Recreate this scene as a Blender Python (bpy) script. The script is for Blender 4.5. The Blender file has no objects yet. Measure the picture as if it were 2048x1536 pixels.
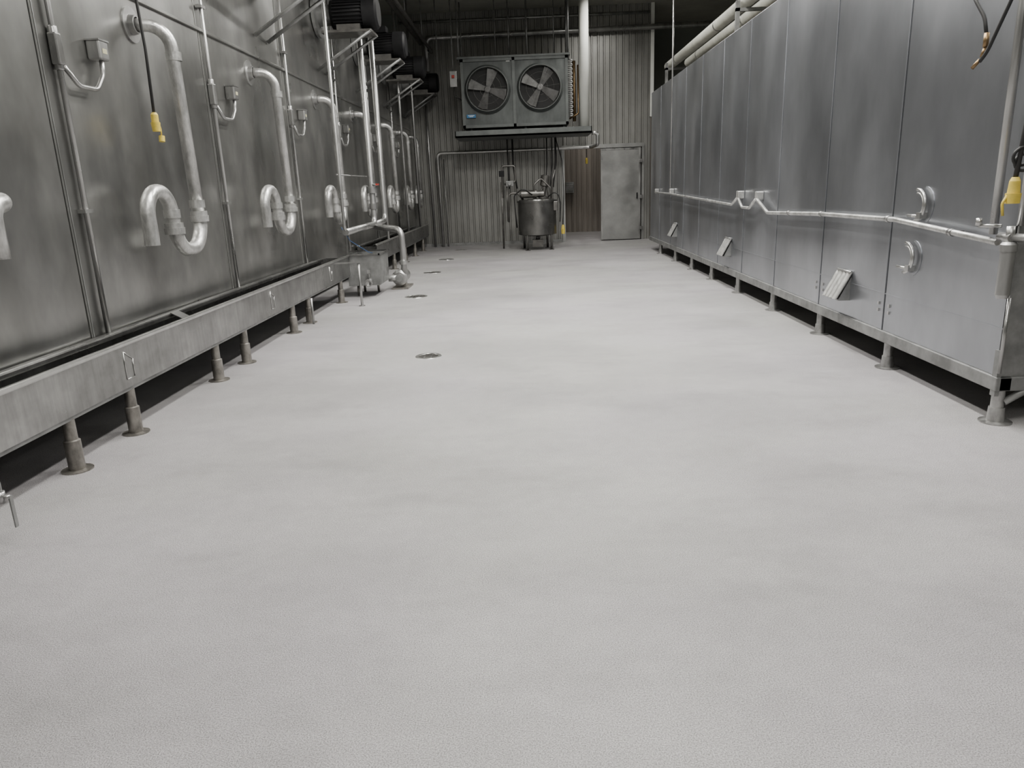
import bpy, bmesh, math, random
from mathutils import Vector, Matrix
random.seed(7)
SC=bpy.context.scene
COL=SC.collection
V=Vector
# ------------------------------------------------------------------ geometry
class G:
    def __init__(s): s.bm=bmesh.new()
    def face(s,vs,smooth=False):
        try:
            f=s.bm.faces.new(vs); f.smooth=smooth; return f
        except ValueError: return None
    def box(s,a,b,M=None):
        x0,x1=sorted((a[0],b[0]));y0,y1=sorted((a[1],b[1]));z0,z1=sorted((a[2],b[2]))
        c=[V((x,y,z)) for x in(x0,x1) for y in(y0,y1) for z in(z0,z1)]
        if M is not None: c=[M@p for p in c]
        v=[s.bm.verts.new(p) for p in c]
        for q in((0,1,3,2),(4,6,7,5),(0,4,5,1),(2,3,7,6),(0,2,6,4),(1,5,7,3)): s.face([v[i] for i in q])
        return s
    def sweep(s,pts,rs,seg=14,cap=True,sx=1.0,smooth=True):
        pts=[V(p) for p in pts]
        n=len(pts)
        if not isinstance(rs,(list,tuple)): rs=[rs]*n
        T=[]
        for i in range(n):
            a=pts[max(i-1,0)];b=pts[min(i+1,n-1)]
            T.append((b-a).normalized())
        t=T[0]
        up=V((0,0,1)) if abs(t.z)<.9 else V((1,0,0))
        N=(up-t*up.dot(t)).normalized()
        rings=[]
        for i in range(n):
            t=T[i]
            N=(N-t*N.dot(t)).normalized()
            B=t.cross(N)
            rings.append([s.bm.verts.new(pts[i]+(N*math.cos(2*math.pi*k/seg)+B*math.sin(2*math.pi*k/seg)*sx)*rs[i]) for k in range(seg)])
        for i in range(n-1):
            for k in range(seg):
                k2=(k+1)%seg
                s.face([rings[i][k],rings[i][k2],rings[i+1][k2],rings[i+1][k]],smooth)
        if cap:
            s.face(rings[0][::-1]); s.face(rings[-1])
        return s
    def tube(s,pts,r,fil=0.0,seg=14,cap=True):
        return s.sweep(fillet(pts,fil),r,seg,cap)
    def cyl(s,p0,p1,r,r2=None,seg=20,cap=True):
        return s.sweep([p0,p1],[r,r if r2 is None else r2],seg,cap)
    def lathe(s,c,axis,prof,seg=28):
        c=V(c);axis=V(axis).normalized()
        for i in range(len(prof)-1):
            (d0,r0),(d1,r1)=prof[i],prof[i+1]
            up=V((0,0,1)) if abs(axis.z)<.9 else V((1,0,0))
            N=(up-axis*up.dot(axis)).normalized();B=axis.cross(N)
            def ring(d,r): return [s.bm.verts.new(c+axis*d+(N*math.cos(2*math.pi*k/seg)+B*math.sin(2*math.pi*k/seg))*max(r,1e-4)) for k in range(seg)]
            a=ring(d0,r0);b=ring(d1,r1)
            for k in range(seg):
                k2=(k+1)%seg; s.face([a[k],a[k2],b[k2],b[k]],True)
        return s
    def prism(s,poly,ext):
        ext=V(ext)
        a=[s.bm.verts.new(V(p)) for p in poly];b=[s.bm.verts.new(V(p)+ext) for p in poly]
        s.face(a[::-1]);s.face(b)
        n=len(poly)
        for i in range(n): s.face([a[i],a[(i+1)%n],b[(i+1)%n],b[i]])
        return s
    def torus(s,c,axis,R,r,seg=40,rs=8,a0=0,a1=2*math.pi):
        c=V(c);axis=V(axis).normalized()
        up=V((0,0,1)) if abs(axis.z)<.9 else V((1,0,0))
        N=(up-axis*up.dot(axis)).normalized();B=axis.cross(N)
        pts=[c+(N*math.cos(a0+(a1-a0)*i/seg)+B*math.sin(a0+(a1-a0)*i/seg))*R for i in range(seg+1)]
        return s.sweep(pts,r,rs,cap=(abs(a1-a0)<6.2))
    def make(s,name,mat,parent=None,bevel=0,label=None,fix=True):
        if fix: bmesh.ops.recalc_face_normals(s.bm,faces=s.bm.faces)
        me=bpy.data.meshes.new(name); s.bm.to_mesh(me); s.bm.free()
        me.materials.append(mat)
        o=bpy.data.objects.new(name,me); COL.objects.link(o)
        if parent is not None: o.parent=parent
        if bevel:
            m=o.modifiers.new('bevel','BEVEL');m.width=bevel;m.segments=2;m.limit_method='ANGLE'
        if label:o['label']=label
        return o
def fillet(pts,fil):
    pts=[V(p) for p in pts]
    n=len(pts)
    out=[pts[0]]
    for i in range(1,n-1):
        f=fil[i-1] if isinstance(fil,(list,tuple)) else fil
        a,b,c=pts[i-1],pts[i],pts[i+1]
        u=(a-b);w=(c-b);lu,lw=u.length,w.length
        u.normalize();w.normalize()
        ang=u.angle(w)
        if f<=0 or ang>3.1: out.append(b);continue
        d=min(f/math.tan(ang/2),lu*.5 if i>1 else lu*.98,lw*.5 if i<n-2 else lw*.98)
        rr=d*math.tan(ang/2)
        ctr=b+(u+w).normalized()*(rr/math.sin(ang/2))
        p0=b+u*d;p1=b+w*d
        k=max(4,int((math.pi-ang)/.2))
        v0=p0-ctr;v1=p1-ctr;tot=v0.angle(v1);ax=v0.cross(v1).normalized()
        for j in range(k+1):
            out.append(ctr+Matrix.Rotation(tot*j/k,3,ax)@v0)
    out.append(pts[-1])
    return out
def thing(name,label,cat,loc=(0,0,0),group=None):
    e=bpy.data.objects.new(name,None);COL.objects.link(e);e.location=loc;e.empty_display_size=.1
    e['label']=label;e['category']=cat
    if group:e['group']=group
    return e
def tag(o,label,cat,group=None):
    o['label']=label;o['category']=cat
    if group:o['group']=group
    return o
def copies(root,locs,labels=None):
    ch=[c for c in root.children]
    sub={c.name:list(c.children) for c in ch}
    res=[]
    for i,l in enumerate(locs):
        r=root.copy();COL.objects.link(r);r.location=l
        if labels:r['label']=labels[i]
        for c in ch:
            k=c.copy();COL.objects.link(k);k.parent=r
            for g in sub[c.name]:
                q=g.copy();COL.objects.link(q);q.parent=k
        res.append(r)
    return res
def struct(o): o['kind']='structure';return o
# ------------------------------------------------------------------ materials
def mat(name,col,rough=.5,metal=0.0,var=.0,vscale=3.0,stretch=(1,1,1),rvar=0.0,bump=0.0,bscale=20.0,bstretch=(1,1,1),col2=None,fine=0.0,fscale=60,fstretch=(1,1,1),spec=.5,lo=.32,hi=.68,stain=0.0,sscale=3.1,bdet=2):
    m=bpy.data.materials.new(name);m.use_nodes=True
    nt=m.node_tree;N=nt.nodes;L=nt.links
    b=N['Principled BSDF'];b.inputs['Roughness'].default_value=rough;b.inputs['Metallic'].default_value=metal
    b.inputs['Specular IOR Level'].default_value=spec
    b.inputs['Base Color'].default_value=(*col,1)
    geo=N.new('ShaderNodeNewGeometry')
    def noise(scale,st,det=5,ro=.6,off=(0,0,0)):
        mp=N.new('ShaderNodeMapping');mp.inputs['Scale'].default_value=st;mp.inputs['Location'].default_value=off
        L.new(geo.outputs['Position'],mp.inputs['Vector'])
        n=N.new('ShaderNodeTexNoise');n.inputs['Scale'].default_value=scale;n.inputs['Detail'].default_value=det;n.inputs['Roughness'].default_value=ro
        L.new(mp.outputs['Vector'],n.inputs['Vector']);return n
    def scaled(colout,fac,a,bb,lo=.3,hi=.7):
        mr=N.new('ShaderNodeMapRange');mr.inputs['From Min'].default_value=lo;mr.inputs['From Max'].default_value=hi
        mr.inputs['To Min'].default_value=a;mr.inputs['To Max'].default_value=bb
        L.new(fac,mr.inputs['Value'])
        mx=N.new('ShaderNodeVectorMath');mx.operation='SCALE'
        L.new(colout,mx.inputs[0]);L.new(mr.outputs['Result'],mx.inputs['Scale']);return mx.outputs['Vector']
    if var>0 or col2:
        n=noise(vscale,stretch)
        r=N.new('ShaderNodeValToRGB')
        c2=col2 or tuple(max(0,c*(1-var)) for c in col)
        c1=col if col2 else tuple(min(1,c*(1+var)) for c in col)
        r.color_ramp.elements[0].position=lo;r.color_ramp.elements[1].position=hi
        r.color_ramp.elements[0].color=(*c2,1);r.color_ramp.elements[1].color=(*c1,1)
        L.new(n.outputs['Fac'],r.inputs['Fac']);colout=r.outputs['Color']
        if fine>0:
            colout=scaled(colout,noise(fscale,fstretch,4,.7).outputs['Fac'],1-fine,1+fine)
        if stain>0:
            colout=scaled(colout,noise(vscale*sscale,stretch,4,.55,(5,3,1)).outputs['Fac'],1-stain,1,.34,.58)
        L.new(colout,b.inputs['Base Color'])
        if rvar>0:
            mr=N.new('ShaderNodeMapRange');mr.inputs['From Min'].default_value=.3;mr.inputs['From Max'].default_value=.7
            mr.inputs['To Min'].default_value=rough+rvar;mr.inputs['To Max'].default_value=max(.05,rough-rvar)
            n3=noise(vscale*1.3,stretch,2,.5)
            L.new(n3.outputs['Fac'],mr.inputs['Value']);L.new(mr.outputs['Result'],b.inputs['Roughness'])
    if bump>0:
        nb=noise(bscale,bstretch,bdet,.4)
        bp=N.new('ShaderNodeBump');bp.inputs['Strength'].default_value=1.0;bp.inputs['Distance'].default_value=bump
        L.new(nb.outputs['Fac'],bp.inputs['Height']);L.new(bp.outputs['Normal'],b.inputs['Normal'])
    return m
M_wallL=mat('stained_stainless',(.385,.385,.373),.32,.94,.34,.9,(1,1,.6),.07,.08,1.2,(1,1,.5),fine=.02,fscale=10,fstretch=(1,1,.12),stain=.26,sscale=2.6,bdet=0.6)
M_wallR=mat('brushed_stainless',(.40,.414,.442),.33,.94,.20,.8,(1,1,.6),.05,.08,1.15,(1,1,.5),fine=.015,fscale=12,fstretch=(1,1,.1),stain=.12,sscale=2.6,bdet=0.5)
M_trough=mat('scuffed_stainless',(.29,.29,.285),.30,.93,.34,1.5,(1,.7,1),.07,.012,2.5,(1,.5,1),fine=.16,fscale=20,fstretch=(1,1,.12),stain=.25,bdet=1)
M_frame=mat('dull_steel_frame',(.24,.243,.24),.5,.7,.3,6,(1,1,1),.1)
M_galv=mat('whitened_galvanised_pipe',(.48,.48,.47),.38,.78,.3,9,(1,1,.4),.1,.0015,40,fine=.18,fscale=40,fstretch=(1,1,.4))
M_pipe=mat('steel_pipe',(.37,.37,.365),.34,.88,.25,6,(1,1,.3),.1)
M_bright=mat('polished_pipe',(.50,.50,.49),.28,.92,.15,6)
M_foil=mat('ribbed_metal',(.44,.44,.43),.42,.75,.12,14)
M_white=mat('white_painted_insulation',(.66,.67,.63),.5,0,.06,3)
M_cream=mat('cream_insulated_pipe',(.50,.50,.44),.5,0,.15,4)
M_cooler=mat('grey_cooler_paint',(.070,.078,.076),.45,.25,.35,4,(1,1,.5),.08)
M_coolpan=mat('grey_pan_paint',(.095,.104,.101),.45,.3,.25,4)
M_black=mat('black_paint',(.010,.010,.011),.6,.0,.3,8,spec=.25)
M_dark=mat('fan_cavity_shade',(.012,.012,.012),.7,.0,.2,6)  # near-black colour stands in for the shade behind the fans
M_rubber=mat('black_rubber',(.015,.015,.015),.55)
M_yellow=mat('yellow_rubber',(.58,.44,.07),.5,0,.15,20)
M_red=mat('red_plastic',(.35,.03,.02),.4)
M_blue=mat('blue_sticker',(.02,.13,.28),.4)
M_labelw=mat('white_label',(.7,.7,.68),.5)
M_blade=mat('fan_blade_metal',(.16,.16,.157),.5,.5,.3,8)
M_corr=mat('corrugated_galvanised',(.27,.268,.255),.40,.65,.16,.8,(1.2,1,.8),.08,.0,1,fine=.08,fscale=4,fstretch=(2,1,.6))
M_corrb=mat('grey_brown_corrugated',(.25,.225,.20),.55,.3,.3,1.3,(2.5,1,.25))
M_door=mat('galvanised_door',(.35,.352,.346),.36,.8,.15,2.0,(1,1,1),.06,.010,2,fine=.04,fscale=25)
M_ceil=mat('grey_concrete_ceiling',(.27,.27,.237),.85,0,.15,1.2)
M_wallg=mat('dark_green_grey_wall',(.16,.172,.155),.8,0,.12,1)
M_kettle=mat('kettle_steel',(.20,.198,.19),.33,.9,.3,4,(1,1,.6),.1)
M_kpipe=mat('dark_tarnished_pipe',(.16,.155,.147),.4,.8,.3,8)
M_brass=mat('brass_fitting',(.25,.17,.09),.4,.9)
M_leg=mat('stained_leg_steel',(.265,.252,.232),.42,.8,.4,16,(1,1,.6),.1)
M_legr=mat('galvanised_foot_steel',(.33,.33,.325),.38,.82,.35,14,(1,1,.6),.1)
M_drain=mat('drain_steel',(.05,.045,.04),.4,.8,.4,30)
def floor_mat():
    m=bpy.data.materials.new('grey_resin_floor');m.use_nodes=True
    nt=m.node_tree;N=nt.nodes;L=nt.links;b=N['Principled BSDF']
    geo=N.new('ShaderNodeNewGeometry')
    def noise(scale,st,det,ro=.55,off=(0,0,0)):
        mp=N.new('ShaderNodeMapping');mp.inputs['Scale'].default_value=st;mp.inputs['Location'].default_value=off
        L.new(geo.outputs['Position'],mp.inputs['Vector'])
        n=N.new('ShaderNodeTexNoise');n.inputs['Scale'].default_value=scale;n.inputs['Detail'].default_value=det;n.inputs['Roughness'].default_value=ro
        L.new(mp.outputs['Vector'],n.inputs['Vector']);return n
    def mrange(src,a,bb,c,d,st='LINEAR'):
        mr=N.new('ShaderNodeMapRange');mr.interpolation_type=st
        for k,v in zip(('From Min','From Max','To Min','To Max'),(a,bb,c,d)): mr.inputs[k].default_value=v
        L.new(src,mr.inputs['Value']);return mr.outputs['Result']
    def mul(a,bb):
        k=N.new('ShaderNodeMath');k.operation='MULTIPLY';L.new(a,k.inputs[0]);L.new(bb,k.inputs[1]);return k.outputs[0]
    big=mrange(noise(.8,(.8,1.1,1),4).outputs['Fac'],.32,.65,.85,1.06,'SMOOTHSTEP')
    smudge=mrange(noise(1.5,(.75,1.35,1),5,.6,(7,2,0)).outputs['Fac'],.30,.52,.86,1.0,'SMOOTHSTEP')
    mid=mrange(noise(14,(1,1,1),5,.7).outputs['Fac'],.3,.7,.94,1.06)
    sp=mrange(noise(240,(1,1,1),2,.75).outputs['Fac'],.32,.68,.45,1.55)
    fac=mul(mul(big,smudge),mul(mid,sp))
    cn=noise(.5,(1,1,1),2,.5,(3,9,0))
    r=N.new('ShaderNodeValToRGB');r.color_ramp.elements[0].position=.38;r.color_ramp.elements[1].position=.62
    r.color_ramp.elements[0].color=(.298,.294,.289,1);r.color_ramp.elements[1].color=(.300,.289,.298,1)
    L.new(cn.outputs['Fac'],r.inputs['Fac'])
    sc=N.new('ShaderNodeVectorMath');sc.operation='SCALE';L.new(r.outputs['Color'],sc.inputs[0]);L.new(fac,sc.inputs['Scale'])
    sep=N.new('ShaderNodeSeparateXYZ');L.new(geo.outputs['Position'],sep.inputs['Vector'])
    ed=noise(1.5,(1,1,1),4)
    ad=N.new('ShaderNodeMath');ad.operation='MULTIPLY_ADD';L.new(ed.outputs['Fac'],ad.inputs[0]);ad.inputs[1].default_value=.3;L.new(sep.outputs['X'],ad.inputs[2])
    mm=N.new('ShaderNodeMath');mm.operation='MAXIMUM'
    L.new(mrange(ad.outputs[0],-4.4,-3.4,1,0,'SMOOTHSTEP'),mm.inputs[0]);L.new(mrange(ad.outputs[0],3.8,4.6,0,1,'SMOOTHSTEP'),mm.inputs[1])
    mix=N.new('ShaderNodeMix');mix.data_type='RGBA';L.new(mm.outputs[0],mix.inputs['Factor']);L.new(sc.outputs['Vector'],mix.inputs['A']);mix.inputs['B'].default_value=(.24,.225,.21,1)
    L.new(mix.outputs['Result'],b.inputs['Base Color'])
    b.inputs['Roughness'].default_value=.55;b.inputs['Specular IOR Level'].default_value=.35
    nb=noise(240,(1,1,1),2,.7)
    bp=N.new('ShaderNodeBump');bp.inputs['Strength'].default_value=1.0;bp.inputs['Distance'].default_value=.0018
    L.new(nb.outputs['Fac'],bp.inputs['Height']);L.new(bp.outputs['Normal'],b.inputs['Normal'])
    return m
M_floor=floor_mat()
# ------------------------------------------------------------------ room shell
def plane(name,a,b,m):
    return struct(G().box(a,b).make(name,m))
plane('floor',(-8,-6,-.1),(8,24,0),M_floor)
plane('ceiling',(-8,-6,5.4),(8,24,5.55),M_ceil)
plane('wall_left',(-8.2,-6,0),(-8,24,5.4),M_wallg)
plane('wall_right',(8,-6,0),(8.2,24,5.4),M_wallg)
plane('wall_front',(-8,-6.2,0),(8,-6,5.4),M_wallg)
plane('wall_far',(3.15,21.0,0),(8,21.2,5.4),M_wallg)
YB=18.8
def corr(g,x0,x1,z0,z1,y=YB,per=.152,d=.03,back=.08):
    prof=[];x=x0
    while x<x1-1e-6:
        for dx,dy in((0,0),(.42,0),(.50,-1),(.70,-1),(.78,0)):
            xx=x+dx*per
            if xx<x1: prof.append((xx,y+dy*d))
        x+=per
    prof.append((x1,y))
    a=[g.bm.verts.new((px,py,z0)) for px,py in prof];b=[g.bm.verts.new((px,py,z1)) for px,py in prof]
    for i in range(len(prof)-1): g.face([a[i],a[i+1],b[i+1],b[i]])
    g.box((x0,y+.005,z0),(x1,y+back,z1))
g=G();corr(g,-2.95,.95,0,5.4);corr(g,.95,1.85,2.28,5.4);corr(g,1.85,3.05,0,5.4)
struct(g.make('wall_back',M_corr))
g=G();corr(g,.5,3.1,0,5.4,22.5);struct(g.make('wall_alcove',M_corrb))
struct(G().box((.40,18.95,0),(.50,22.5,5.4)).make('wall_alcove_left',M_corrb))
struct(G().box((3.09,18.95,0),(3.15,22.5,5.4)).make('wall_alcove_right',M_corrb))
struct(G().box((-8,YB,0),(-2.95,YB+.1,5.4)).make('wall_back_corner',M_wallg))
struct(G().box((3.03,YB-.06,2.9),(3.11,YB+.1,5.4)).make('trim_1',M_white))
struct(G().box((.88,YB-.09,2.22),(2.9,YB-.045,2.31)).box((.88,YB-.08,0),(.95,YB+.1,2.28)).box((2.84,YB-.08,0),(2.9,YB-.04,2.28)).make('trim_2',M_door))
struct(G().box((-2.9,YB-.06,0),(.88,YB-.04,.07)).make('baseboard_back',M_frame))
d=G().box((1.83,YB-.14,.02),(2.80,YB-.09,2.20)).make('door_1',M_door,bevel=.006);struct(d)
G().box((1.83,YB-.15,.02),(1.87,YB-.14,2.2)).box((2.76,YB-.15,.02),(2.80,YB-.14,2.2)).box((1.87,YB-.15,2.16),(2.76,YB-.14,2.2)).make('door_edge_trim',M_pipe,d)
for z in(.25,1.0,1.85): G().box((2.77,YB-.18,z),(2.86,YB-.15,z+.08)).make('hinge',M_pipe,d)
G().box((2.70,YB-.19,1.0),(2.73,YB-.15,1.14)).make('handle',M_black,d)
# ------------------------------------------------------------------ left enclosure
XL=-2.8
enc=thing('stainless_steel_enclosure','long stained stainless steel machine enclosure with welded wall panels','machine enclosure',(-2.8,8,0))
o=(2.8,-8,0)
def L3(p): return (p[0]+o[0],p[1]+o[1],p[2]+o[2])
G().box(L3((-4.8,-2,.44)),L3((XL-.03,YB-.05,4.35))).make('body',M_wallL,enc)
seams=[-.05,2.25,4.52,6.84,9.1,11.4,13.75,16.1,18.7]
for a,b in zip(seams[:-1],seams[1:]):
    G().box(L3((XL-.03,a+.008,.44)),L3((XL,b-.008,2.80))).make('wall_panel',M_wallL,enc,bevel=.006)
    G().box(L3((XL-.03,a+.008,2.83)),L3((XL-.01,b-.008,4.33))).make('upper_panel',M_wallL,enc,bevel=.006)
for s in seams[1:-1]:
    G().box(L3((XL-.001,s+.02,.5)),L3((XL+.004,s+.028,2.79))).make('weld_bead',M_pipe,enc)
G().box(L3((XL-.02,-2,2.797)),L3((XL+.022,YB-.06,2.823))).make('ledge_strip',M_wallL,enc,bevel=.004)
for y in (2,5,8,11,14,17):
    G().box(L3((-3.9,y,0)),L3((-3.8,y+.1,.44))).make('support_leg',M_frame,enc)
# P-traps
trap=thing('drain_trap_pipe','whitened galvanised drain pipe with S-shaped trap on the steel wall','drain pipe',(XL,5.67,0),'drain trap pipes on the enclosure wall')
G().tube([(0,0,2.62),(.22,.11,2.63),(.22,.17,1.24)],.046,[.15],20).make('down_pipe',M_galv,trap)
G().tube([(.22,.17,1.26),(.22,.17,1.03),(.22,-.27,1.03),(.22,-.27,1.22)],.052,[.21,.21],20).make('u_bend',M_galv,trap)
g=G();g.tube([(.22,-.27,1.18),(.22,-.28,1.46),(.22,-.62,1.46),(.22,-.62,1.10)],.049,[.165,.165],20,cap=False)
g.tube([(.22,-.62,1.30),(.22,-.62,1.105)],.043,0,20);g.make('outlet_bend',M_galv,trap)
for p in((.22,.17,1.27),(.22,-.27,1.20)):
    G().lathe(p,(0,0,1),[(-.045,.05),(-.045,.074),(.0,.076),(.0,.068),(.035,.068),(.035,.046)],8).make('union_nut',M_galv,trap)
for p,ax in (((.22,.165,1.36),(0,0,1)),((.22,-.275,1.30),(0,0,1)),((.22,.13,2.42),(0,0,1))):
    G().lathe(p,ax,[(-.03,.046),(-.03,.057),(.03,.057),(.03,.046)],20).make('pipe_joint',M_galv,trap)
G().lathe((0,0,2.62),(1,0,0),[(0,.12),(.012,.12),(.012,.07),(.05,.062),(.05,.05)],24).make('wall_flange',M_pipe,trap)
copies(trap,[(XL,y,0) for y in(7.98,10.35,12.5,14.75,16.7,18.2)])
ot=G();ot.tube([(XL+.0,3.78,1.40),(XL+.2,3.68,1.42),(XL+.22,3.55,1.40),(XL+.22,3.55,1.15)],.05,[.06,.1],20)
tag(ot.make('drain_outlet_pipe',M_galv),'short whitened elbow drain pipe on the steel wall','drain pipe')
# conduits
con=thing('electrical_conduit','thin steel electrical conduit strapped vertically to the enclosure wall','conduit',(XL,4.66,0),'vertical conduits on the enclosure wall')
G().cyl((.03,0,.53),(.03,0,4.3),.017,seg=12).make('conduit_tube',M_pipe,con)
G().box((.005,-.03,2.20),(.060,.03,2.38)).cyl((.03,0,2.17),(.03,0,2.42),.026).make('conduit_body',M_pipe,con,bevel=.01)
for z in(1.35,3.0): G().box((0,-.045,z-.012),(.052,.045,z+.012)).make('pipe_strap',M_pipe,con)
G().tube([(.04,.03,2.2),(.05,.14,2.10),(.055,.33,2.10),(.06,.42,2.20),(.06,.43,2.30)],.015,[.08,.08,.08],12).make('flexible_conduit',M_pipe,con)
j=G().box((.0,.375,2.29),(.09,.485,2.41)).make('junction_box',M_pipe,con,bevel=.012)
Ml=mat('faded_yellow_label',(.40,.38,.25),.5)
G().box((.09,.405,2.33),(.092,.455,2.36)).make('label_plate',Ml,j)
G().box((-.0,.37,2.405),(.095,.49,2.415)).make('box_lid',M_pipe,j)
copies(con,[(XL,y,0) for y in(6.9,9.15,11.45,13.75,16.1)])
# trough
def trough(y0,y1,legs,gus,label):
    t=thing('drain_trough',label,'trough',(-2.6,y0,0),'drain troughs along the enclosure')
    q=lambda p:(p[0]+2.6,p[1]-y0,p[2])
    g=G()
    g.box(q((-2.455,y0,.31)),q((-2.449,y1,.575)))
    g.box(q((-2.50,y0,.569)),q((-2.455,y1,.575))).box(q((-2.50,y0,.54)),q((-2.495,y1,.569)))
    g.box(q((-2.76,y0,.31)),q((-2.455,y1,.316)))
    g.box(q((-2.766,y0,.31)),q((-2.76,y1,.55)))
    g.box(q((-2.766,y0,.31)),q((-2.449,y0+.006,.55))).box(q((-2.766,y1-.006,.31)),q((-2.449,y1,.55)))
    g.make('channel',M_trough,t)
    G().box(q((-2.465,y0,.560)),q((-2.435,y1,.588))).make('folded_lip',M_bright,t,bevel=.008)
    G().box(q((-2.52,y0,.285)),q((-2.46,y1,.31))).make('bottom_rail',M_frame,t)
    G().box(q((-2.775,y0,.535)),q((-2.715,y1-.3,.575))).make('rear_lip',M_trough,t,bevel=.012)
    for y in legs:
        G().lathe(q((-2.49,y,0)),(0,0,1),[(0,.080),(.007,.080),(.009,.042),(.17,.042),(.175,.032),(.29,.032)],20).make('leg',M_leg,t)
    for y in gus:
        g=G();x=-2.447
        pl=[(x,y-.045,.36),(x,y+.045,.36),(x,y+.045,.47),(x,y-.045,.53)]
        for a,b in zip(pl,pl[1:]+pl[:1]): g.cyl(q(a),q(b),.0035,seg=6)
        g.make('welded_tab',M_bright,t)
    return t
t=trough(1.2,10.0,[2.4,3.67,4.29,5.57,6.17,7.52,8.10,9.57],[4.27,6.87,9.02],'long stainless steel drain trough on stub legs beneath the trap pipes')
M=Matrix.Translation((-.02,4.25,.53))@Matrix.Rotation(.5,4,'Y')
G().box((-.10,-.06,-.003),(.10,.06,.003),M).make('splash_plate',M_trough,t)
trough(11.9,18.4,[12.3,13.6,14.9,16.2,17.5],[],'stainless steel drain trough on stub legs behind the pump')
tag(G().cyl((-2.14,9.21,0),(-2.14,9.21,.54),.016,seg=10).lathe((-2.14,9.21,0),(0,0,1),[(0,.04),(.01,.04),(.01,.0)],12).box((-2.45,9.19,.54),(-2.12,9.23,.555)).make('support_post',M_pipe),'slim steel support post beside the trough','post')
tag(G().cyl((-2.42,8.0,0),(-2.42,8.0,.29),.013,seg=10).make('small_drain_pipe',M_pipe),'thin vertical drain pipe under the trough','pipe')
v=thing('ball_valve','small steel ball valve with lever under the trough','valve',(-2.22,2.76,.34))
G().tube([(-.3,.0,.0),(-.08,0,.0),(0,0,-.02),(0,0,-.10)],.010,[.03,.03],10).make('pipe',M_frame,v)
G().cyl((0,0,-.08),(0,0,-.13),.018).cyl((0,0,-.105),(.04,0,-.105),.009).make('valve_body',M_pipe,v)
G().box((.036,-.008,-.24),(.042,.010,-.10)).make('lever',M_frame,v)
def pipe(name,pts,r,fil,m,label,cat='pipe',seg=16):
    return tag(G().tube(pts,r,fil,seg).make(name,m),label,cat)
pipe('vertical_pipe',[(-2.3,9.32,5.4),(-2.3,9.32,.95),(-2.3,9.6,.92)],.02,.06,M_pipe,'thin vertical steel pipe dropping from the ceiling beside the trough')
dp=thing('process_pipe','steel process pipe dropping from the ceiling to the pump line','pipe',(-2.3,11.2,0))
G().tube([(0,0,5.4),(0,0,.93),(0,-1.85,.92)],.042,[.12],18).make('pipe_run',M_pipe,dp)
G().lathe((0,0,1.38),(0,0,1),[(0,.04),(0,.08),(.10,.08),(.10,.04)],8).make('union',M_pipe,dp)
G().cyl((0,-.02,1.5),(.10,-.05,1.5),.015).make('valve_stem',M_pipe,dp)
G().box((.08,-.10,1.49),(.10,.06,1.515)).make('valve_lever',M_red,dp)
G().lathe((0,0,1.15),(0,0,1),[(0,.04),(0,.058),(.08,.058),(.08,.04)],20).make('coupling',M_bright,dp)
pipe('process_pipe',[(-2.3,12.05,5.4),(-2.3,12.05,.95),(-2.3,11.2,.93)],.042,.12,M_pipe,'steel process pipe running down in front of the enclosure')
pipe('pressure_line',[(-2.35,9.35,1.62),(-2.35,11.2,1.62)],.008,0,M_pipe,'thin horizontal steel tube between vertical pipes')
for y,x in((13.1,-2.47),(15.6,-2.5),(17.2,-2.47)):
    pipe('vertical_pipe',[(x,y,5.4),(x,y,.55)],.025,0,M_pipe,'vertical steel pipe beside the enclosure wall')
pipe('overhead_run_pipe',[(-2.15,8.0,4.55),(-2.15,18.77,4.55)],.035,0,M_kpipe,'dark steel pipe running above the fan motors')
pipe('overhead_run_pipe',[(-2.4,9.0,4.75),(-2.4,18.77,4.75)],.05,0,M_kpipe,'dark steel pipe running under the ceiling')
for y in(12.4,14.8,17.1):
    pipe('hanging_rod',[(-2.15,y,5.4),(-2.15,y,4.55)],.01,0,M_frame,'thin steel rod hanging from the ceiling above the motors','rod',8)
# sump + pump
s=thing('sump_tank','small open rectangular stainless tank at the end of the trough','tank',(-2.24,10.36,0))
top=[(-.24,-.36,.58),(.20,-.36,.58),(.20,.32,.58),(-.24,.32,.58)];bot=[(-.24,-.36,.16),(.19,-.36,.16),(.19,.32,.16),(-.24,.32,.16)]
g=G()
tv=[g.bm.verts.new(p) for p in top];bv=[g.bm.verts.new(p) for p in bot]
for i in range(4): g.face([tv[i],tv[(i+1)%4],bv[(i+1)%4],bv[i]])
g.face(bv)
ob=g.make('tank_body',M_frame,s);md=ob.modifiers.new('s','SOLIDIFY');md.thickness=.006
G().box((-.245,-.375,.57),(.215,-.355,.59)).box((.195,-.375,.57),(.215,.335,.59)).box((-.245,.315,.57),(.215,.335,.59)).box((-.255,-.375,.57),(-.235,.335,.59)).make('rim',M_trough,s)
for x,y in((-.15,-.2),(-.15,.2),(.05,.2)): G().cyl((x,y,0),(x,y,.16),.018,seg=10).make('stand',M_leg,s)
G().cyl((.06,-.34,.24),(.06,-.46,.21),.035).lathe((.06,-.46,.21),(0,-1,-.2),[(0,.035),(0,.052),(.03,.052),(.03,.045),(.032,.04),(.01,.0)],20).make('outlet_ferrule',M_pipe,s)
G().cyl((.06,-.42,.25),(.06,-.42,.36),.008).box((.04,-.44,.33),(.08,-.40,.38)).make('clamp',M_pipe,s)
p=thing('centrifugal_pump','whitened centrifugal pump on the floor with vertical discharge pipe','pump',(-1.90,10.78,0))
G().lathe((0,-.10,.17),(0,1,0),[(0,.0),(0,.08),(.03,.115),(.10,.115),(.13,.09),(.13,0)],28).make('volute',M_pipe,p)
G().lathe((0,-.13,.17),(0,1,0),[(0,0),(0,.055),(.03,.055)],20).make('inlet_cap',M_frame,p)
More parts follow.
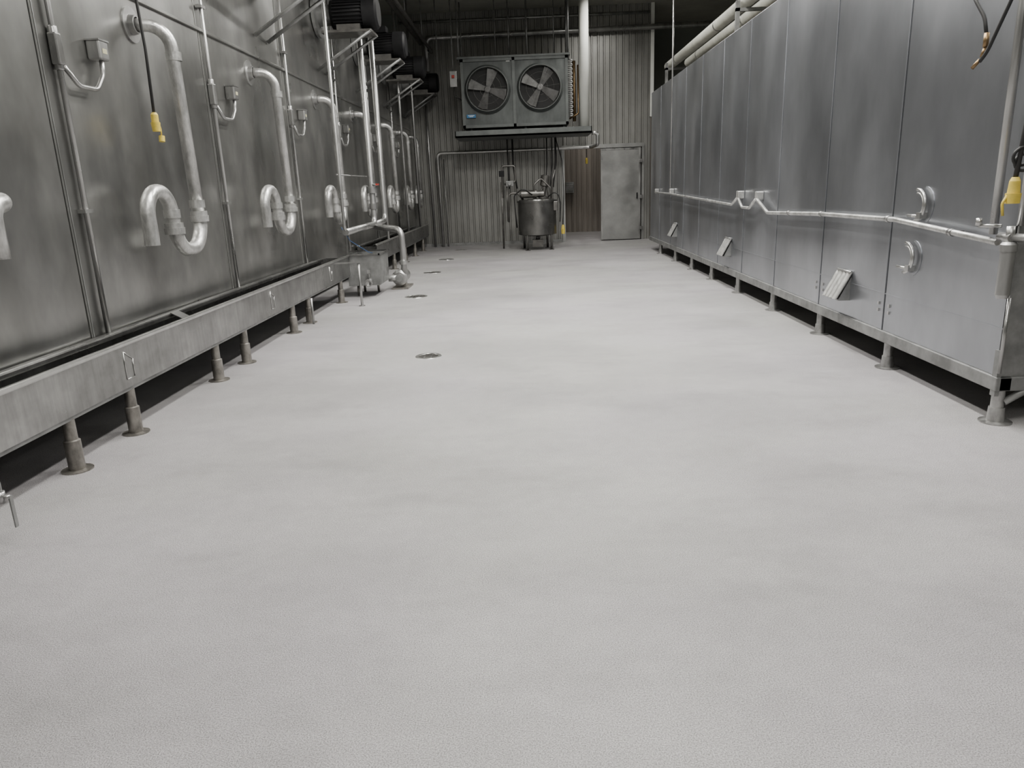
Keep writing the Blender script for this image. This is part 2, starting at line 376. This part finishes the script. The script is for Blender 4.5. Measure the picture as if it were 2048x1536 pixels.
G().lathe((0,.03,.17),(0,1,0),[(0,.08),(.05,.095),(.32,.095),(.33,.08),(.38,.06),(.38,0)],24).make('motor',M_pipe,p)
G().box((-.12,-.1,0),(.12,.4,.025)).box((-.08,.0,.02),(.08,.1,.1)).make('base_plate',M_leg,p)
G().cyl((0,-.06,.17),(-.16,-.10,.17),.05).make('suction_pipe',M_galv,p)
G().tube([(.07,-.04,.18),(.07,-.04,.86),(-.40,.30,.90)],.045,[.12],18).make('discharge_pipe',M_pipe,p)
G().lathe((.07,-.04,.36),(0,0,1),[(0,.04),(0,.06),(.05,.06),(.05,.04)],20).make('coupling',M_bright,p)
pipe('blue_hose',[(-2.36,9.4,.98),(-2.3,9.55,.80),(-2.15,9.9,.62),(-2.12,10.0,.60)],.0045,.1,mat('blue_hose_rubber',(.03,.08,.2),.4),'thin blue hose looping over the sump tank','hose',8)
# fan motors on the wall
mt=thing('fan_motor','black finned electric motor on tubular steel brackets on the enclosure','motor',(-2.8,10.9,3.75),'fan motors along the enclosure')
g=G();g.cyl((.22,0,0),(.78,0,0),.18,seg=28)
for k in range(28):
    M=Matrix.Rotation(2*math.pi*k/28,4,'X')
    g.box((.26,-.006,.17),(.66,.006,.202),M)
g.make('motor_body',M_black,mt)
G().lathe((.66,0,0),(1,0,0),[(0,.0),(0,.21),(.17,.205),(.20,.17),(.20,.0)],28).make('fan_cowl',M_black,mt)
G().box((.36,-.10,.19),(.56,.10,.29)).make('terminal_box',M_black,mt,bevel=.01)
G().lathe((0,0,0),(1,0,0),[(0,.28),(.04,.28),(.04,.14),(.24,.13)],28).make('mounting_flange',M_frame,mt)
G().box((.1,-.22,-.26),(.78,.22,-.23)).box((.3,-.16,-.23),(.62,.16,-.15)).make('platform',M_kpipe,mt)
for y in(-.2,.2): G().cyl((0,y,-.72),(.78,y,-.24),.021,seg=12).make('bracket_tube',M_frame,mt)
copies(mt,[(-2.8,y,3.75) for y in(8.5,13.25,15.6,17.9)])
# hanging plug
hp=thing('hanging_yellow_plug','yellow rubber electrical plug hanging on a black cable with dangling cap','plug',(-2.58,5.36,1.90))
G().tube([(-.1,-.05,2.4),(0,-.03,1.2),(.01,.0,.5),(0,0,.09)],.010,.5,10).make('cable',M_rubber,hp)
G().lathe((0,0,-.035),(0,0,1),[(0,0),(0,.026),(.06,.032),(.06,.025),(.11,.025),(.125,.016),(.125,0)],20).make('plug_body',M_yellow,hp)
G().tube([(0,.02,0.02),(.0,.07,.0),(0,.06,-.06)],.005,.03,8).lathe((0,.055,-.10),(0,0.2,1),[(0,0),(0,.020),(.04,.020),(.04,0)],16).make('plug_cap',M_yellow,hp)
# ------------------------------------------------------------------ right cabinet
XR=2.6;Y0=4.0;Y1=15.9
cab=thing('stainless_steel_cabinet','long brushed stainless steel process cabinet raised on stub feet','cabinet',(3.7,10,0))
c3=lambda p:(p[0]-3.7,p[1]-10,p[2])
G().box(c3((XR+.02,Y0+.02,.27)),c3((4.6,Y1,3.10))).make('body',M_kpipe,cab)
ys=[Y0,5.38,6.60,7.84,9.05,10.22,11.4,12.53,13.65,14.78,Y1]
for a,b in zip(ys[:-1],ys[1:]):
    G().box(c3((XR,a+.006,.27)),c3((XR+.02,b-.006,3.12))).make('side_panel',M_wallR,cab,bevel=.005)
for y in ys[1:-1]: G().box(c3((XR-.006,y+.004,.27)),c3((XR+.004,y+.020,3.12))).make('seam_strip',M_wallR,cab,bevel=.003)
G().box(c3((XR-.003,Y0,.537)),c3((XR+.01,Y1,.543))).make('fold_strip',M_wallR,cab)
G().box(c3((XR-.02,Y0-.02,.19)),c3((XR+.07,Y1,.27))).box(c3((XR,Y0-.02,.19)),c3((4.6,Y0+.06,.27))).make('base_rail',M_frame,cab,bevel=.006)
G().box(c3((XR,Y0-.005,.27)),c3((4.6,Y0+.02,3.12))).make('end_panel',M_frame,cab)
G().box(c3((XR-.015,Y0-.012,.16)),c3((XR+.01,Y0+.03,.42))).make('corner_gusset',M_frame,cab)
G().cyl(c3((XR+.05,Y0+.0,.12)),c3((XR+.30,Y0+.0,.27)),.02).make('brace',M_frame,cab)
for y in [4.02,5.31,6.6,7.9,9.25,10.6,11.9,13.25,14.75]:
    G().lathe(c3((XR+.03,y,0)),(0,0,1),[(0,.0),(0,.085),(.007,.085),(.009,.045),(.09,.041),(.09,.034),(.20,.034)],22).make('foot',M_legr,cab)
    G().cyl(c3((4.5,y,0)),c3((4.5,y,.27)),.045).make('foot',M_legr,cab)
for yy in(5.30,5.46,6.52,6.68):
    for z in(.40,.45): G().box(c3((XR-.010,yy-.009,z)),c3((XR,yy+.009,z+.022))).make('hinge',M_bright,cab)
# port covers
pc=thing('port_cover','small ribbed light metal flap cover sloping out from the cabinet','flap cover',(XR,6.08,.50),'hinged port covers on the cabinet side')
G().prism([(0,-.11,-.10),(-.09,-.11,-.09),(0,-.11,.09)],(0,.012,0)).prism([(0,.10,-.10),(-.09,.10,-.09),(0,.10,.09)],(0,.012,0)).box((-.09,-.11,-.10),(0,.112,-.09)).make('hood',M_frame,pc)
M=Matrix.Translation((-.065,0,.02))@Matrix.Rotation(math.atan2(.10,.19),4,'Y')
g=G()
nx,ny=16,8;grid=[]
rnd=random.Random(3)
for i in range(nx+1):
    row=[]
    for k in range(ny+1):
        row.append(g.bm.verts.new(M@V(((.005 if (i//2)%2 else -.005)+rnd.uniform(-.0015,.0015),-.135+.27*i/nx,-.12+.235*k/ny+(rnd.uniform(-.006,.006) if k in(0,ny) else 0)))))
    grid.append(row)
for i in range(nx):
    for k in range(ny): g.face([grid[i][k],grid[i+1][k],grid[i+1][k+1],grid[i][k+1]])
ob=g.make('lid',M_foil,pc);md=ob.modifiers.new('s','SOLIDIFY');md.thickness=.008
G().cyl((-.012,-.13,.13),(-.012,.13,.13),.01,seg=10).make('hinge_pin',M_pipe,pc)
copies(pc,[(XR,9.66,.52),(XR,13.15,.54)])
# crescent latches
la=thing('crescent_latch','curved crescent-shaped steel latch handle on the cabinet side','latch',(XR,4.97,1.18),'crescent latches on the cabinet side')
g=G();g.torus((-.03,.04,.0),(1,0,0),.10,.011,16,8,math.radians(-5),math.radians(185));g.torus((-.03,.04,0),(1,0,0),.078,.006,16,8,math.radians(-5),math.radians(185))
g.make('crescent_handle',M_bright,la)
G().cyl((-.03,.02,-.07),(-.03,.14,-.07),.010).box((-.05,-.05,-.085),(0,.0,-.045)).make('latch_rod',M_bright,la)
G().lathe((0,0,0),(-1,0,0),[(0,.12),(.004,.12),(.004,0)],24).make('back_plate',M_wallR,la)
copies(la,[(XR,5.05,.83)])
# right conduit run
X=2.53
rc=thing('side_conduit_run','galvanised pipe run with junction boxes fixed along the cabinet side','conduit',(X,9,0))
r3=lambda y,z,x=0:(x,y-9,z)
G().tube([r3(14.9,1.18),r3(13.4,1.17),r3(9.35,1.08),r3(9.12,1.16)],.016,[.1,.1],12).make('pipe_run',M_galv,rc)
G().tube([r3(9.08,1.16),r3(8.90,1.06),r3(8.60,1.06),r3(8.38,1.16)],.016,.1,12).make('pipe_run',M_galv,rc)
G().tube([r3(8.34,1.16),r3(7.95,1.03),r3(6.5,1.07),r3(5.2,1.08),r3(4.05,1.01)],.018,[.2,.3,.3],12).make('pipe_run',M_galv,rc)
for y,z in((14.9,1.2),(13.4,1.21),(9.10,1.2),(8.36,1.2)):
    G().box(r3(y-.04,z-.045,-.01),r3(y+.04,z+.045,.07)).make('junction_box',M_galv,rc,bevel=.01)
for y,z in((12,1.14),(10.6,1.11),(7.3,1.05),(6.5,1.07),(5.3,1.08),(4.5,1.035)):
    G().cyl(r3(y-.02,z),r3(y+.02,z),.023).box(r3(y-.01,z-.01),r3(y+.01,z+.01,.07)).make('pipe_clip',M_pipe,rc)
pipe('hanging_conduit',[(2.52,13.3,5.4),(2.52,13.3,1.27)],.015,0,M_pipe,'slender vertical conduit dropping from the ceiling to the side pipe','conduit',10)
# corner piping
cp=thing('water_filter','small vertical stainless filter housing at the cabinet corner','filter',(2.535,3.96,0))
G().lathe((0,0,.72),(0,0,1),[(0,0),(0,.028),(.02,.036),(.25,.036),(.25,.041),(.285,.041),(.30,.03),(.30,0)],24).make('housing',M_pipe,cp)
G().cyl((0,.08,1.04),(0,-.02,1.04),.025).cyl((0,0,1.02),(0,0,1.10),.022).make('fitting',M_pipe,cp)
G().cyl((-.10,.12,1.10),(-.02,.05,1.10),.010).cyl((-.10,.12,1.10),(-.10,.12,1.14),.016).make('tap',M_bright,cp)
G().tube([(0,0,1.04),(.1,-.1,1.04),(.7,-.1,1.02)],.022,[.03],12).make('branch_pipe',M_pipe,cp)
pipe('corner_riser_pipe',[(2.53,4.10,1.05),(2.53,4.10,3.3)],.022,0,M_pipe,'vertical steel riser pipe at the cabinet corner')
pipe('corner_riser_pipe',[(2.70,3.93,1.9),(2.57,3.95,1.72),(2.57,3.95,1.1)],.015,.1,M_pipe,'thinner bent steel pipe at the cabinet corner')
pipe('corner_drain_tube',[(2.58,3.965,.72),(2.58,3.965,.30)],.010,0,M_pipe,'slim steel drain tube at the cabinet corner','tube')
h2=thing('hanging_yellow_plug','yellow plug on a coiled black cable by the cabinet corner','plug',(2.47,3.88,1.28))
G().tube([(.12,0,1.6),(.10,0,.7),(.02,0,.35),(0,0,.07)],.012,.3,10).torus((.02,0,.17),(0,1,.2),.045,.008,24,8).torus((.03,0,.14),(.2,1,.0),.04,.008,24,8).make('cable',M_rubber,h2)
G().lathe((0,0,-.06),(0,0,1),[(0,0),(0,.033),(.05,.036),(.05,.029),(.11,.025),(.13,.016),(.13,0)],20).make('plug_body',M_yellow,h2)
G().tube([(-.03,0,-.02),(-.05,0,-.06),(-.04,0,-.12)],.007,.03,8).make('plug_cap',M_yellow,h2)
bh=thing('black_hose','black hose looping down to a brass fitting above the cabinet side','hose',(2.5,4.33,2.0))
G().tube([(-.04,.22,.45),(-.03,.08,.27),(-.01,.02,.18),(.0,.0,.08)],.010,.15,10).make('hose_tube',M_rubber,bh)
G().tube([(.05,-.32,.60),(.03,-.14,.25),(.0,-.02,.0),(-.01,.02,-.04)],.010,.2,10).make('hose_tube',M_rubber,bh)
G().cyl((0,.0,.10),(0,.0,.03),.014).cyl((-.01,.02,-.03),(-.03,.05,-.07),.010).cyl((0,0,.03),(-.01,.01,-.02),.009).make('brass_fitting',M_brass,bh)
# pipes above cabinet
for x,z in((2.95,3.62),(3.35,3.68)):
    a=thing('insulated_pipe','thick cream insulated pipe running above the cabinet','pipe',(x,9,z),'insulated pipes above the cabinet')
    G().cyl((0,-6,0),(0,7,0),.085,seg=24).make('insulation',M_cream,a)
    for y in(-3,0,3,6): G().cyl((0,y,0),(0,y+.04,0),.09,seg=24).make('band',M_pipe,a)
for y in(10.5,15.5): tag(G().box((2.80,y,3.10),(2.85,y+.05,3.62)).box((3.45,y,3.10),(3.50,y+.05,3.62)).box((2.80,y,3.49),(3.50,y+.05,3.53)).make('pipe_support',M_frame),'steel pipe support on top of the cabinet','support')
# ------------------------------------------------------------------ overhead pipe
pipe('overhead_pipe',[(-2.25,18.6,4.1),(-2.25,18.6,4.83),(8.0,18.6,4.88)],.06,[.15],M_pipe,'horizontal steel pipe crossing the corrugated end wall')
pipe('overhead_pipe',[(-2.9,18.74,5.2),(3.0,18.74,5.2)],.03,0,M_pipe,'thin horizontal pipe under the ceiling')
# ------------------------------------------------------------------ evaporator
CY=17.0
ev=thing('evaporator_cooler','dark green-grey twin-fan ceiling-hung evaporator cooler','evaporator',(-.19,CY,2.6))
e3=lambda x,y,z:(x+.19,y-CY,z-2.6)
G().box(e3(-1.35,CY,2.67),e3(.97,CY+.95,4.08)).make('casing',M_cooler,ev,bevel=.01)
g=G()
for x in(-1.35,-.235,.91): g.box(e3(x,CY-.03,2.67),e3(x+.06,CY,4.08))
for z in(2.67,4.02): g.box(e3(-1.35,CY-.03,z),e3(.97,CY,z+.06))
g.box(e3(-1.42,CY-.05,4.08),e3(1.02,CY+.97,4.12))
g.make('frame_trim',M_coolpan,ev)
for i,fx in enumerate((-.78,.36)):
    c=V(e3(fx,CY,3.45))
    G().lathe(c,(0,-1,0),[(.0,.50),(.03,.50),(.12,.455),(.12,.44),(.01,.43)],48).make('fan_shroud',M_coolpan,ev)
    G().lathe(c,(0,-1,0),[(.012,.0),(.012,.435)],40).make('fan_shade_disc',M_dark,ev)  # flat disc on the casing, painted dark as the shade of an opening
    fan=G().lathe(c,(0,-1,0),[(.02,.07),(.09,.07),(.10,.05),(.10,0)],20).make('fan_hub',M_blade,ev)
    for k in range(4):
        g=G()
        a=math.radians(18+90*k+i*12)
        M=Matrix.Translation(c)@Matrix.Rotation(a,4,'Y')@Matrix.Translation((.23,-.06,0))@Matrix.Rotation(math.radians(22),4,'X')
        prof=[(-.17,-.05),(.17,-.12),(.19,.0),(.17,.12),(-.17,.05)]
        g.prism([M@V((u,0,w)) for u,w in prof],(M.to_3x3()@V((0,.006,0))))
        g.make('fan_blade',M_blade,fan)
    g=G()
    for R in(.16,.30,.44): g.torus(c+V((0,-.125,0)),(0,1,0),R,.0018,40,5)
    for k in range(3):
        a=math.pi*k/3+.1;dv=V((math.cos(a),0,math.sin(a)))*.45
        g.cyl(c+V((0,-.125,0))-dv,c+V((0,-.125,0))+dv,.0018,seg=5)
    g.make('fan_guard',M_kpipe,ev)
G().box(e3(-1.52,CY-.25,2.46),e3(1.46,CY+1.0,2.50)).box(e3(-1.52,CY-.25,2.5),e3(-1.5,CY+1.0,2.6)).box(e3(1.44,CY-.25,2.5),e3(1.46,CY+1.0,2.6)).box(e3(-1.52,CY-.25,2.46),e3(1.46,CY-.23,2.6)).box(e3(-1.52,CY+.98,2.5),e3(1.46,CY+1.,2.6)).make('drip_pan',M_coolpan,ev)
for x in(-1.2,0,.85): G().box(e3(x,CY+.1,2.5),e3(x+.05,CY+.85,2.68)).make('pan_bracket',M_cooler,ev)
g=G()
for k in range(14):
    z=2.85+k*.085
    g.tube([e3(.97,CY+.12,z),e3(1.07,CY+.12,z),e3(1.07,CY+.12,z+.045),e3(.97,CY+.12,z+.045)],.013,.02,8)
cb=g.make('coil_bend',M_pipe,ev);cb['kind']='stuff'
G().tube([e3(1.12,CY+.3,4.0),e3(1.12,CY+.3,2.75)],.035,0,12).make('header_pipe',M_brass,ev)
G().tube([e3(1.2,CY+.2,3.9),e3(1.2,CY+.2,2.9),e3(1.0,CY+.2,2.8)],.02,.06,10).make('suction_tube',M_brass,ev)
for x,y in((-1.38,CY+.05),(.99,CY+.05),(-1.38,CY+.9),(.99,CY+.9)):
    G().cyl(e3(x,y,4.0),e3(x,y,5.4),.014,seg=8).make('hanger_rod',M_frame,ev)
G().box(e3(-1.26,CY-.034,2.88),e3(-1.06,CY,2.95)).make('badge_sticker',M_blue,ev)
G().box(e3(-1.23,CY-.037,2.922),e3(-1.09,CY-.034,2.934)).box(e3(-1.20,CY-.037,2.90),e3(-1.12,CY-.034,2.91)).make('badge_mark',M_labelw,ev)
G().box(e3(-.36,CY-.004,4.0),e3(-.28,CY,4.05)).make('label_plate',M_labelw,ev)
ib=thing('isolator_switch','small grey isolator switch box with red handle beside the cooler','switch',(-1.52,CY+.1,3.72))
G().box((-.08,-.05,-.18),(.08,.06,.15)).make('box_body',M_pipe,ib,bevel=.01)
G().box((-.03,-.075,.0),(.03,-.05,.06)).make('switch_handle',M_red,ib)
G().tube([(0,0,-.18),(0,0,-.35),(.15,0,-.45)],.012,.08,8).make('cable',M_rubber,ib)
G().cyl((0,0,.15),(0,0,1.68),.012,seg=8).make('conduit_tube',M_frame,ib)
wc=thing('white_insulated_pipe','thick white insulated vertical pipe dropping from the ceiling beside the cooler','pipe',(1.33,17.15,2.62))
G().cyl((0,0,0),(0,0,2.78),.105,seg=28).make('insulation',M_white,wc)
pipe('condensate_pipe',[(1.47,17.0,2.47),(1.60,17.0,2.47),(1.60,17.0,2.22),(1.60,18.55,2.24),(-2.14,18.55,2.24),(-2.12,18.55,0)],.038,[.07,.07,.07,.1,.1],M_bright,'bright condensate drain pipe from the drip pan along the end wall')
pipe('wall_pipe',[(-2.35,18.55,4.2),(-2.32,18.55,0)],.03,0,M_pipe,'vertical steel pipe against the corrugated end wall')
pipe('wall_pipe',[(-2.0,18.6,2.1),(-2.0,18.6,.0)],.015,0,M_pipe,'thin vertical tube against the corrugated end wall')
for x in(-1.9,-.6,-.3,.1,.7,1.0):
    pipe('hanging_rod',[(x,17.6,5.4),(x,17.6,4.12)],.012 if x not in(.1,) else .02,0,M_frame,'thin steel rod hanging from the ceiling above the cooler','rod',8)
for k,(x,x2) in enumerate(((-.42,-.40),(-.30,-.22),(.62,.55),(.70,.62),(.5,.45))):
    pipe('drop_cable',[(x,17.9,2.46),(x,17.9,1.9),(x2,17.7,1.35)],.02 if k%2 else .014,.3,M_rubber,'black cable dropping from the cooler to the kettle','cable',8)
# ------------------------------------------------------------------ kettle
kt=thing('mixing_kettle','round stainless steel mixing kettle on legs with pump on top','kettle',(.22,16.85,0))
G().lathe((0,0,0),(0,0,1),[(.30,0),(.31,.30),(.34,.43),(1.04,.43),(1.04,.45),(1.08,.45),(1.08,0)],40).make('vessel',M_kettle,kt)
G().lathe((0,0,0),(0,0,1),[(1.08,.40),(1.10,.39),(1.115,.25),(1.12,0)],40).make('lid',M_kettle,kt)
for k in range(4):
    a=math.radians(45+90*k+8)
    G().cyl((.40*math.cos(a),.40*math.sin(a),.62),(.38*math.cos(a),.38*math.sin(a),0.012),.028,seg=12).lathe((.38*math.cos(a),.38*math.sin(a),0),(0,0,1),[(0,.06),(.012,.06),(.012,0)],14).make('leg',M_kettle,kt)
G().box((-.12,-.12,.06),(.12,.12,.22)).cyl((0,0,.2),(0,0,.32),.05).make('outlet_box',M_kpipe,kt)
G().lathe((-.34,-.1,1.22),(1,0,0),[(0,0),(0,.085),(.30,.085),(.30,.10),(.34,.10),(.34,.07),(.50,.07),(.50,0)],22).make('agitator_drive',M_kpipe,kt)
G().lathe((.14,0,1.12),(.15,0,1),[(0,.12),(.04,.12),(.06,.05),(.25,.06),(.27,.10),(.48,.10),(.5,.07),(.5,0)],22).make('gear_motor',M_kpipe,kt)
for a in(0,2.1,4.2): G().cyl((.14+.13*math.cos(a),.13*math.sin(a),1.1),(.17+.06*math.cos(a),.06*math.sin(a),1.42),.012,seg=8).make('tripod_rod',M_kpipe,kt)
G().tube([(.33,0,1.1),(.36,0,1.5),(.42,0,1.72)],.018,.2,10).make('riser_tube',M_kpipe,kt)
G().tube([(-.3,.0,1.1),(-.42,0,1.25),(-.62,0,1.25),(-.64,0,.62)],.022,.08,10).make('riser_tube',M_kpipe,kt)
G().tube([(-.05,-.15,1.12),(-.05,-.15,1.42),(.1,-.1,1.55),(.3,-.1,1.35),(.32,-.1,1.1)],.018,.06,10).make('riser_tube',M_kpipe,kt)
G().box((.36,-.25,.85),(.46,-.12,1.05)).make('control_box',M_kpipe,kt,bevel=.01)
G().tube([(-.1,-.2,1.2),(-.3,-.3,1.35),(-.5,-.2,1.2),(-.48,-.2,.8),(-.46,-.1,.5)],.015,.1,8).make('hose',M_rubber,kt)
G().tube([(.25,-.2,1.15),(.45,-.3,1.3),(.52,-.25,1.0),(.5,-.2,.6)],.013,.1,8).make('hose',M_rubber,kt)
vm=thing('valve_manifold','small stainless pipe manifold with valve beside the kettle','manifold',(-.55,17.3,0))
G().tube([(0,0,1.15),(0,0,1.85),(.3,0,1.85),(.3,0,1.5),(.05,0,1.45)],.022,.05,10).tube([(-.02,0,1.5),(-.02,0,.0)],.02,0,10).tube([(.1,0,1.45),(.1,0,.62)],.014,0,8).make('pipework',M_kpipe,vm)
G().box((.08,-.05,1.40),(.26,.05,1.52)).cyl((.17,-.05,1.46),(.17,-.11,1.46),.04).make('valve',M_frame,vm,bevel=.008)
G().box((-.07,-.04,1.62),(.05,.04,1.75)).make('solenoid',M_black,vm,bevel=.008)
yp=thing('hanging_yellow_plug','yellow plug hanging on a black cable beside the kettle','plug',(.80,16.9,.42))
G().tube([(-.1,.9,2.03),(.02,.3,1.5),(.03,.0,.8),(0,0,.10)],.010,.3,8).make('cable',M_rubber,yp)
G().lathe((0,0,-.1),(0,0,1),[(0,0),(0,.04),(.1,.045),(.2,.025),(.2,0)],16).make('plug_body',M_yellow,yp)
yq=thing('hanging_yellow_plug','small yellow plug hanging in the doorway opening','plug',(1.5,18.84,1.95))
G().tube([(0,0,.33),(0,0,.06)],.010,0,8).make('cable',M_rubber,yq)
G().lathe((0,0,-.08),(0,0,1),[(0,0),(0,.03),(.1,.03),(.14,.02),(.14,0)],16).make('plug_body',M_yellow,yq)
tag(G().box((1.15,22.3,1.15),(1.4,22.46,1.45)).box((1.17,22.29,1.2),(1.38,22.3,1.4)).make('wall_control_box',M_frame,bevel=.01),'brownish metal control box on the alcove wall','control box')
# ------------------------------------------------------------------ floor drains
for i,(x,y,r) in enumerate(((-.9,6.19,.10),(-1.55,9.89,.14),(-1.69,12.79,.14),(-1.69,15.13,.14),(-1.59,17.4,.13))):
    dr=thing('floor_drain','round steel floor drain set flush in the grey floor','drain',(x,y,0),'round floor drains')
    G().lathe((0,0,0),(0,0,1),[(0.0,r+.015),(.004,r+.012),(.004,r-.012),(.001,r-.015)],32).make('drain_ring',M_bright,dr)
    G().lathe((0,0,0),(0,0,1),[(.0015,0),(.0015,r-.012)],32).make('drain_sump',M_drain,dr)
    g=G()
    for k in range(-2,3):
        w=math.sqrt(max(.0,(r-.02)**2-(k*r*.36)**2)); g.box((-w,k*r*.36-.005,.0015),(w,k*r*.36+.005,.0035))
    for k in (-1,1): g.box((k*r*.3-.005,-r*.8,.0015),(k*r*.3+.005,r*.8,.0035))
    g.make('grate',M_pipe,dr)
# ------------------------------------------------------------------ lights
def area(x,y,z,sx,sy,e,col=(1,.975,.92),rot=(0,0,0),spread=165):
    l=bpy.data.lights.new('ceiling_and_fill_light','AREA');l.shape='RECTANGLE';l.size=sx;l.size_y=sy;l.energy=e;l.color=col;l.spread=math.radians(spread)
    ob=bpy.data.objects.new('ceiling_and_fill_light',l);ob.location=(x,y,z);ob.rotation_euler=rot;COL.objects.link(ob)
for y,e in((-3.0,85),(1.0,92),(4.8,158),(8.2,245),(12.8,128)):
    area(-.4,y,5.15,.35,1.6,e*.9);area(1.2,y,5.15,.35,1.6,e*1.1)
area(1.9,16.4,5.25,.3,1.2,60)
area(1.8,20.6,5.0,.3,1.2,60)  # added fill lamp, brightens the alcove behind the doorway
# unseen fill lamps added behind the machines to lighten the gaps beneath them
for y in(3,9,15):
    area(-6.4,y,5.1,.35,1.6,110);area(6.3,y,5.1,.35,1.6,110)
w=bpy.data.worlds.new('world');SC.world=w;w.use_nodes=True
w.node_tree.nodes['Background'].inputs['Color'].default_value=(.9,.95,1,1);w.node_tree.nodes['Background'].inputs['Strength'].default_value=.15
# ------------------------------------------------------------------ camera
f=1460;phi=.039;th=math.atan(395/f);yw=.0293
F=V((-math.sin(yw)*math.cos(th),math.cos(yw)*math.cos(th),-math.sin(th)))
R0=V((math.cos(yw),math.sin(yw),0));U0=R0.cross(F)
U=U0*math.cos(phi)+R0*math.sin(phi);R=R0*math.cos(phi)-U0*math.sin(phi)
Mx=Matrix((R,U,-F)).transposed().to_4x4();Mx.translation=V((0,0,1.4))
cam=bpy.data.cameras.new('camera');cam.sensor_width=36;cam.lens=f/2048*36;cam.clip_end=100
co=bpy.data.objects.new('camera',cam);co.matrix_world=Mx;COL.objects.link(co);SC.camera=co
